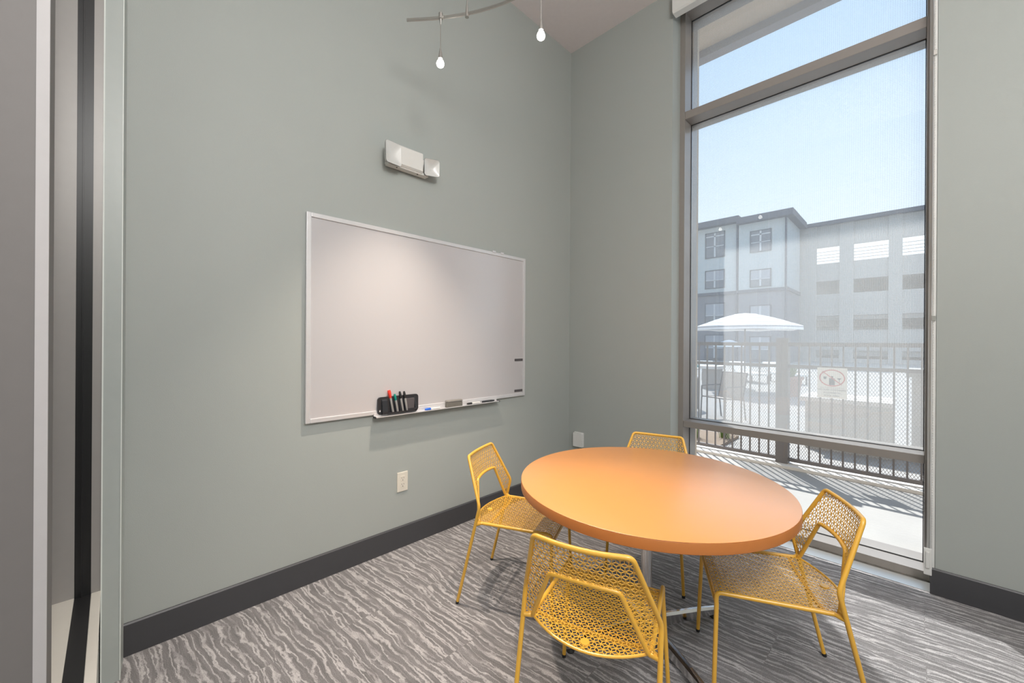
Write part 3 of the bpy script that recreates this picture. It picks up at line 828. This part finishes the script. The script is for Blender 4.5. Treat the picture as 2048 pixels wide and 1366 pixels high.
# ------------------------------------------------------------------ outside: ground, fence, sign
struct('patio_ground', B(-60, 60, 0.449, 80, -0.12, -0.02), m_conc)['label'] = 'pale concrete patio'
bpy.data.objects['patio_ground'].name = 'ground'
YFN = 2.286
struct('trim_6', B(-6, 7, YFN-0.16, YFN+0.10, -0.02, 0.012), m_stone)

fe = empty('patio_fence', (0, YFN, 0)); tag(fe, 'dark metal picket fence with mesh infill across the patio outside the window', 'fence')
def rb(*a, **k): return rel(B(*a, **k), (0, YFN, 0))
for z0, z1 in ((1.365, 1.408), (1.115, 1.153), (0.035, 0.075)):
    bm = bmesh.new()
    box(bm, -3.2, 1.317, YFN-0.018, YFN+0.018, z0, z1); box(bm, 1.436, 5.0, YFN-0.018, YFN+0.018, z0, z1)
    obj('rail', rel(bm, (0, YFN, 0)), m_fence, fe)
for x in (-1.9, 1.3765, 4.65):
    p_ = obj('post', rb(x-0.0595, x+0.0595, YFN-0.06, YFN+0.06, 0.012, 1.46), m_fence, fe)
picks = [0.744 - 0.1045*k for k in range(1, 38)] + [0.744 + 0.0983*k for k in range(0, 44)]
for x in picks:
    if any(abs(x-q) < 0.075 for q in (-1.9, 1.3765, 4.65)): continue
    obj('picket', rb(x-0.008, x+0.008, YFN-0.008, YFN+0.008, 0.075, 1.365), m_fence, fe)
bm = bmesh.new()
def diag(x0, x1, z0, z1, pitch, y, hw):
    Hh = z1-z0; k_ = 0.60   # run per rise
    n = int((x1-x0+Hh*k_)/pitch)+1
    for sgn in (1, -1):
        for i in range(n+1):
            xs = (x0 - Hh*k_ + i*pitch) if sgn == 1 else (x0 + i*pitch)
            xe = xs + sgn*Hh*k_
            a = Vector((xs, 0, z0)); b = Vector((xe, 0, z1)); d = b-a
            t0, t1 = 0.0, 1.0
            if abs(d.x) > 1e-9:
                ta, tb = (x0-a.x)/d.x, (x1-a.x)/d.x
                t0 = max(t0, min(ta, tb)); t1 = min(t1, max(ta, tb))
            if t1-t0 < 0.01: continue
            A, Bb = a+d*t0, a+d*t1; nrm = Vector((d.z, 0, -d.x)).normalized()*hw
            yo = 0.001*sgn
            V = [bm.verts.new(Vector((P.x, y+yo, P.z)) + s*nrm + Vector((0, q, 0))) for P in (A, Bb) for s, q in ((-1, -0.001), (1, -0.001), (1, 0.001), (-1, 0.001))]
            for k in range(4): bm.faces.new((V[k], V[(k+1) % 4], V[4+(k+1) % 4], V[4+k]))
diag(0.744, 1.317, 0.075, 1.115, 0.026, 0.012, 0.0017)
diag(1.436, 4.58, 0.075, 1.115, 0.026, 0.012, 0.0017)
obj('mesh_infill', bm, m_mesh, fe)

sg = empty('warning_sign', (1.83, YFN-0.026, 0.97)); tag(sg, 'white prohibition sign with a red circle hung on the patio fence', 'sign')
obj('plate', B(-0.128, 0.128, -0.002, 0.002, -0.165, 0.165), m_sign, sg)
bm = bmesh.new()
ring = [Vector((0.105*math.cos(t), -0.0035, 0.055+0.086*math.sin(t))) for t in [2*PI*k/48 for k in range(48)]]
tube(bm, ring, 0.0055, 6, closed=True)
box(bm, -0.108, 0.108, -0.0045, -0.0025, 0.0505, 0.0595, rot=Matrix.Rotation(math.radians(40), 4, 'Y'), org=(0, 0, 0.055))
for v in bm.verts: v.co.y = -0.0045 if v.co.y < -0.0035 else -0.0022
obj('prohibition_ring', bm, m_sred, sg)
bm = bmesh.new()
box(bm, -0.024, 0.024, -0.0032, -0.002, -0.022, 0.052, 0.0); box(bm, -0.008, 0.010, -0.0032, -0.002, 0.052, 0.076)
prism(bm, [(0.040, 0.056), (0.082, 0.056), (0.062, 0.034)], 'y', -0.0032, -0.002); box(bm, 0.060, 0.064, -0.0032, -0.002, 0.014, 0.036)
prism(bm, [(-0.075, 0.068), (-0.045, 0.068), (-0.050, 0.040), (-0.070, 0.040)], 'y', -0.0032, -0.002)
box(bm, -0.1, 0.1, -0.0026, -0.002, -0.052, -0.050)
obj('bottle_and_glass_symbol', bm, m_sblk, sg)
def text(s, size, loc, parent, m, name='lettering'):
    cu = bpy.data.curves.new('t', 'FONT'); cu.body = s; cu.size = size; cu.align_x = 'CENTER'; cu.align_y = 'CENTER'; cu.extrude = 0.0004
    to = bpy.data.objects.new('t', cu); C.objects.link(to)
    dg = bpy.context.evaluated_depsgraph_get(); me = bpy.data.meshes.new_from_object(to.evaluated_get(dg))
    bpy.data.objects.remove(to); me.materials.clear(); me.materials.append(m)
    o = bpy.data.objects.new(name, me); C.objects.link(o); o.parent = parent; o.location = loc; o.rotation_euler = (PI/2, 0, 0)
    return o
text('NO GLASS CONTAINERS', 0.0215, (0, -0.0028, -0.075), sg, m_sblk)
text('ALLOWED IN', 0.024, (0, -0.0028, -0.107), sg, m_sblk)
text('POOL AREA', 0.024, (0, -0.0028, -0.138), sg, m_sblk)

# plants at the left of the fence
def grass(x, y, n, h, label):
    r_ = random.Random(int(x*100)+n); bm = bmesh.new()
    for i in range(n):
        a = r_.uniform(0, 2*PI); lean = r_.uniform(0.15, 0.75); hh = h*r_.uniform(0.6, 1.1); w_ = r_.uniform(0.004, 0.009)
        bx, by = r_.uniform(-.06, .06), r_.uniform(-.06, .06); pr = None
        for k in range(5):
            t = k/4; p = Vector((bx+math.cos(a)*lean*hh*t*t, by+math.sin(a)*lean*hh*t*t, hh*(t-0.35*lean*t*t)))
            sdv = Vector((-math.sin(a), math.cos(a), 0))*w_*(1-t*0.95)
            q = (bm.verts.new(p-sdv), bm.verts.new(p+sdv))
            if pr: bm.faces.new((pr[0], pr[1], q[1], q[0]))
            pr = q
    o = obj('ornamental_grass', bm, m_leaf); o.location = (x, y, 0.02)
    tag(o, label, 'plant', 'grass clumps in the bed behind the fence')
grass(0.20, 2.75, 70, 0.34, 'green ornamental grass clump behind the fence at the left window edge')
grass(0.52, 3.05, 70, 0.30, 'low green grass clump behind the second fence picket, right of the taller clump')
struct('planting_bed', B(-2.2, 0.62, 2.45, 3.35, -0.02, 0.02), m_mulch)
bpy.data.objects['planting_bed'].name = 'ground_bed'

# sling chair and side table on the terrace
sc_ = empty('sling_chair', (-0.05, 4.75, -0.02), math.radians(160)); tag(sc_, 'tan sling patio chair with dark frame behind the fence', 'chair')
bm = bmesh.new()
for s in (-0.25, 0.25):
    tube(bm, fillet([(s, 0.26, 0), (s, 0.24, 0.42), (s, -0.22, 0.38), (s, -0.34, 0.86)], 0.03), 0.013, 8)
    tube(bm, [(s, -0.24, 0.42), (s, -0.30, 0)], 0.013, 8)
    tube(bm, fillet([(s, 0.24, 0.42), (s, 0.24, 0.62), (s, -0.28, 0.62)], 0.03), 0.013, 8)
tube(bm, [(-0.25, -0.34, 0.86), (0.25, -0.34, 0.86)], 0.013, 8); tube(bm, [(-0.25, 0.24, 0.42), (0.25, 0.24, 0.42)], 0.013, 8)
obj('frame', bm, m_fence, sc_, True)
bm = bmesh.new(); 
for a, b in (((0.23, 0.415), (-0.21, 0.375)), ((-0.215, 0.375), (-0.333, 0.85))):
    prism(bm, [a, b, (b[0], b[1]+0.008), (a[0], a[1]+0.008)], 'x', -0.24, 0.24)
obj('sling', bm, m_sling, sc_)
st_ = empty('patio_table', (-1.15, 5.35, -0.02)); tag(st_, 'low white-topped patio table left of the sling chair', 'table')
obj('tabletop', B(-0.35, 0.35, -0.35, 0.35, 0.66, 0.70, 0.005), m_stone, st_)
bm = bmesh.new()
for sx in (-1, 1):
    for sy in (-1, 1): obj('leg', B(sx*0.31-0.02, sx*0.31+0.02, sy*0.31-0.02, sy*0.31+0.02, 0, 0.66), m_fence, st_)

# outdoor counter behind the mesh
oc = empty('outdoor_counter', (1.83, 3.74, -0.02)); tag(oc, 'grey stucco outdoor counter with a pale top behind the mesh fence', 'counter')
obj('body', B(-0.42, 0.44, -0.30, 0.30, 0, 0.64), m_counter, oc); obj('countertop', B(-0.48, 0.46, -0.36, 0.36, 0.64, 0.70, 0.006), m_stone, oc)
gc = empty('stucco_pier', (2.86, 3.9, -0.02)); tag(gc, 'grey stucco pier standing behind the fence at the right window edge', 'pier')
obj('shaft', B(-0.42, 0.42, -0.35, 0.35, 0, 1.02), m_counter, gc); obj('cap', B(-0.47, 0.47, -0.40, 0.40, 1.02, 1.10), m_gar, gc)

# terracotta planter
pl = empty('terracotta_planter', (0.15, 9.6, -0.02)); tag(pl, 'terracotta planter on the sunlit terrace left of the warning sign', 'planter')
bm = bmesh.new(); lathe(bm, [(0, 0), (0.17, 0), (0.24, 0.46), (0.27, 0.46), (0.27, 0.53), (0.21, 0.53), (0.20, 0.47), (0, 0.47)], n=24); obj('pot', bm, m_pot, pl, True)
bm = bmesh.new(); r_ = random.Random(3)
for i in range(60):
    a = r_.uniform(0, 2*PI); hh = r_.uniform(.15, .4); w_ = .02; l0 = r_.uniform(.05, .3)
    p0 = Vector((0, 0, .47)); p1 = Vector((math.cos(a)*l0*.5, math.sin(a)*l0*.5, .47+hh*.8)); p2 = Vector((math.cos(a)*l0, math.sin(a)*l0, .47+hh)); sdv = Vector((-math.sin(a), math.cos(a), 0))*w_
    v = [bm.verts.new(p0), bm.verts.new(p1-sdv), bm.verts.new(p1+sdv), bm.verts.new(p2)]; bm.faces.new((v[0], v[1], v[2])); bm.faces.new((v[1], v[3], v[2]))
obj('foliage', bm, m_leaf, pl)

# umbrellas
def umbrella(x, y, R0, ze, zt, label):
    e_ = empty('patio_umbrella', (x, y, -0.02)); tag(e_, label, 'umbrella', 'patio umbrellas')
    bm = bmesh.new(); N = 8; rows = []
    prof = [(0.0, zt), (0.20, zt-0.03), (0.55, zt-(zt-ze)*0.42), (1.0, ze)]
    for s, z in prof:
        if s == 0: rows.append([bm.verts.new((0, 0, z))]); continue
        row = []
        for k in range(N*2):
            a = 2*PI*k/(N*2); rr = R0*s*(1.0 if k % 2 == 0 else math.cos(PI/N)*0.985); row.append(bm.verts.new((rr*math.cos(a), rr*math.sin(a), z + (0 if k % 2 == 0 else 0.02*s))))
        rows.append(row)
    row = [bm.verts.new((v.co.x*1.003, v.co.y*1.003, v.co.z-0.11)) for v in rows[-1]]; rows.append(row)
    for a, b in zip(rows[:-1], rows[1:]):
        n = len(b)
        for k in range(n):
            if len(a) == 1: bm.faces.new((a[0], b[k], b[(k+1) % n]))
            else: bm.faces.new((a[k], b[k], b[(k+1) % n], a[(k+1) % n]))
    obj('canopy', bm, m_umb, e_)
    bm = bmesh.new(); tube(bm, [(0, 0, 0), (0, 0, zt-0.02)], 0.022, 10); obj('pole', bm, m_fence, e_, True)
    bm = bmesh.new()
    for k in range(N):
        a = 2*PI*k/N; tube(bm, [(0, 0, zt-0.05), (R0*.55*math.cos(a), R0*.55*math.sin(a), zt-(zt-ze)*.42-.02), (R0*.98*math.cos(a), R0*.98*math.sin(a), ze-0.012)], 0.007, 5)
    obj('ribs', bm, m_fence, e_)
    bm = bmesh.new(); lathe(bm, [(0, 0), (0.28, 0), (0.28, 0.05), (0.05, 0.09), (0, 0.09)], n=24); obj('base', bm, m_counter, e_, True)
umbrella(-1.08, 10.0, 1.42, 1.90, 2.30, 'large open umbrella with a striped white canopy on the terrace')
umbrella(-6.3, 26.0, 1.0, 1.25, 1.62, 'small distant umbrella below the right tip of the large striped one')

# pool and loungers
po = empty('swimming_pool', (-7.5, 21.0, -0.02)); tag(po, 'small turquoise pool with pale coping at the foot of the building', 'pool')
obj('water', B(-1.9, 1.6, -2.2, 2.6, 0.0, 0.02), m_pool, po)
bm = bmesh.new(); box(bm, -2.2, 1.9, -2.5, -2.2, 0, 0.06); box(bm, -2.2, 1.9, 2.6, 2.9, 0, 0.06); box(bm, 1.6, 1.9, -2.2, 2.6, 0, 0.06); box(bm, -2.2, -1.9, -2.2, 2.6, 0, 0.06)
obj('coping', bm, m_stone, po)
def lounger(x, y, rz, label):
    e_ = empty('sun_lounger', (x, y, -0.02), math.radians(rz)); tag(e_, label, 'sun lounger', 'white loungers on the terrace')
    bm = bmesh.new(); box(bm, -0.3, 0.3, -0.95, 0.25, 0.28, 0.36, 0.02)
    obj('cushion', bm, m_sign, e_)
    bm = bmesh.new(); prism(bm, [(0.25, 0.28), (0.85, 0.62), (0.81, 0.70), (0.22, 0.36)], 'x', -0.3, 0.3); obj('backrest', bm, m_sign, e_)
    for a in (-0.27, 0.27):
        for b in (-0.88, 0.3): obj('leg', B(a-.02, a+.02, b-.02, b+.02, 0, 0.28), m_fence, e_)
lounger(-2.9, 12.8, 40, 'white sun lounger below the large umbrella, leftmost of the three')
lounger(-1.9, 13.4, 40, 'white sun lounger in the middle of the three beyond the fence')
lounger(-0.9, 14.0, 40, 'white sun lounger nearest the fence post, rightmost of the three')
pier2 = empty('stone_planter', (-1.95, 9.9, -0.02)); tag(pier2, 'beige stone planter pier behind the tan sling chair', 'planter')
obj('shaft', B(-0.22, 0.22, -0.25, 0.25, 0, 0.62), m_sling, pier2); obj('cap', B(-0.27, 0.27, -0.30, 0.30, 0.62, 0.70), m_stone, pier2)

# ------------------------------------------------------------------ buildings
bd = empty('apartment_building', (-6, 30.4, -0.02)); tag(bd, 'four storey pale blue and slate apartment building with dark eaves', 'building')
PB = (-6, 30.4, -0.02)
def bp(name, bm, m, parent=None): return obj(name, rel(bm, PB), m, parent or bd)
bm = bmesh.new(); box(bm, -26, -6.97, 30.6, 34.9, 5.2, 10.6); box(bm, -6.97, -3.90, 30.4, 34.9, 5.2, 10.4)
bp('upper_wall', bm, m_bldU)
bm = bmesh.new(); box(bm, -26, -6.97, 30.62, 34.9, -0.02, 5.2); box(bm, -6.97, -3.92, 30.42, 34.9, -0.02, 5.2)
bp('lower_wall', bm, m_bldL)
bm = bmesh.new(); box(bm, -26, -7.0, 30.45, 34.9, 5.15, 5.38); box(bm, -7.05, -3.82, 30.30, 34.9, 5.15, 5.38)
bp('belt_course', bm, m_roof)
bm = bmesh.new(); box(bm, -26, -6.9, 30.0, 34.9, 10.55, 11.0); box(bm, -7.0, -3.45, 29.85, 34.9, 10.32, 10.76)
bp('eave', bm, m_roof)
bm = bmesh.new(); tube(bm, [(-7.08, 30.45, 10.6), (-7.08, 30.45, 0)], 0.08, 8); tube(bm, [(-3.94, 30.33, 10.3), (-3.94, 30.33, 0)], 0.07, 8)
bp('downpipe', bm, m_roof)
def bwin(x0, x1, z0, z1, y, blind=0.0, top=False):
    bm = bmesh.new(); t = 0.07
    box(bm, x0, x1, y-0.06, y+0.1, z0, z0+t); box(bm, x0, x1, y-0.06, y+0.1, z1-t, z1); box(bm, x0, x0+t, y-0.06, y+0.1, z0, z1); box(bm, x1-t, x1, y-0.06, y+0.1, z0, z1)
    f_ = bp('window', bm, m_wfr)
    o = obj('pane', rel(B(x0+t, x1-t, y-0.03, y-0.01, z0+t, z1-t), PB), m_pane, f_)
    bm = bmesh.new(); xm = (x0+x1)/2; box(bm, xm-0.06, xm+0.06, y-0.05, y-0.03, z0+t, z1-t)
    zm = z0+(z1-z0)*0.45; box(bm, x0+t, x1-t, y-0.05, y-0.03, zm-0.025, zm+0.025)
    if top: zt_ = z1-0.32; box(bm, x0+t, x1-t, y-0.05, y-0.03, zt_-0.04, zt_+0.04)
    obj('glazing_bar', rel(bm, PB), m_wmul, f_)
    if blind: obj('blind', rel(B(x0+t, x1-t, y-0.034, y-0.031, zm, z1-t), PB), m_blind, f_)
for i, (z0, z1) in enumerate(((8.14, 10.17), (5.70, 7.17), (2.75, 4.55), (0.12, 2.05))):
    for x0 in (-9.47, -13.0):
        bwin(x0, x0+1.47, z0, z1, 30.6, i > 0, i == 0)
for i, (z0, z1) in enumerate(((8.09, 9.71), (5.52, 6.82), (2.6, 4.2), (0.12, 1.9))):
    bwin(-6.21, -4.83, z0, z1, 30.4, i > 0, i == 0)

gr = empty('parking_garage', (3, 35.16, -0.02)); tag(gr, 'grey concrete parking garage with open bays right of the apartment building', 'building')
PG = (3, 35.16, -0.02)
def gp(name, bm, m, parent=None): return obj(name, rel(bm, PG), m, parent or gr)
bays = []; x = -2.90
bm = bmesh.new(); Y0, Y1 = 35.16, 35.55
bx = [(-2.90, -1.50), (-0.70, 1.18), (1.88, 3.76), (4.46, 6.34), (7.04, 8.92), (9.62, 11.5)]
edges = [-5.5] + [v for b in bx for v in b] + [13.0]
for k in range(0, len(edges), 2): box(bm, edges[k], edges[k+1], Y0, Y1, -0.02, 10.4)     # piers
for (x0, x1) in bx:
    for z0, z1 in ((8.74, 10.4), (6.15, 7.50), (3.5, 5.15), (0.9, 2.4), (-0.02, 0.3)): box(bm, x0, x1, Y0+0.12, Y1-0.05, z0, z1)
gp('facade', bm, m_gar)
gp('cornice', B(-5.5, 13.2, Y0-0.2, Y1+0.25, 10.38, 10.66), m_roof)
bm = bmesh.new()
for z in (0.9, 3.6, 6.6): box(bm, -5.5, 13, Y1, 52, z-0.4, z)
gp('deck', bm, m_gard)
gp('rear_wall', B(-5.5, 13, 52, 52.3, -0.02, 6.9), m_gard)
for x0, x1 in bx:
    bm = bmesh.new()
    for z in (7.72, 7.94, 8.16, 8.40): tube(bm, [(x0, Y0+0.25, z), (x1, Y0+0.25, z)], 0.018, 5)
    gp('cable_rail', bm, m_wfr)
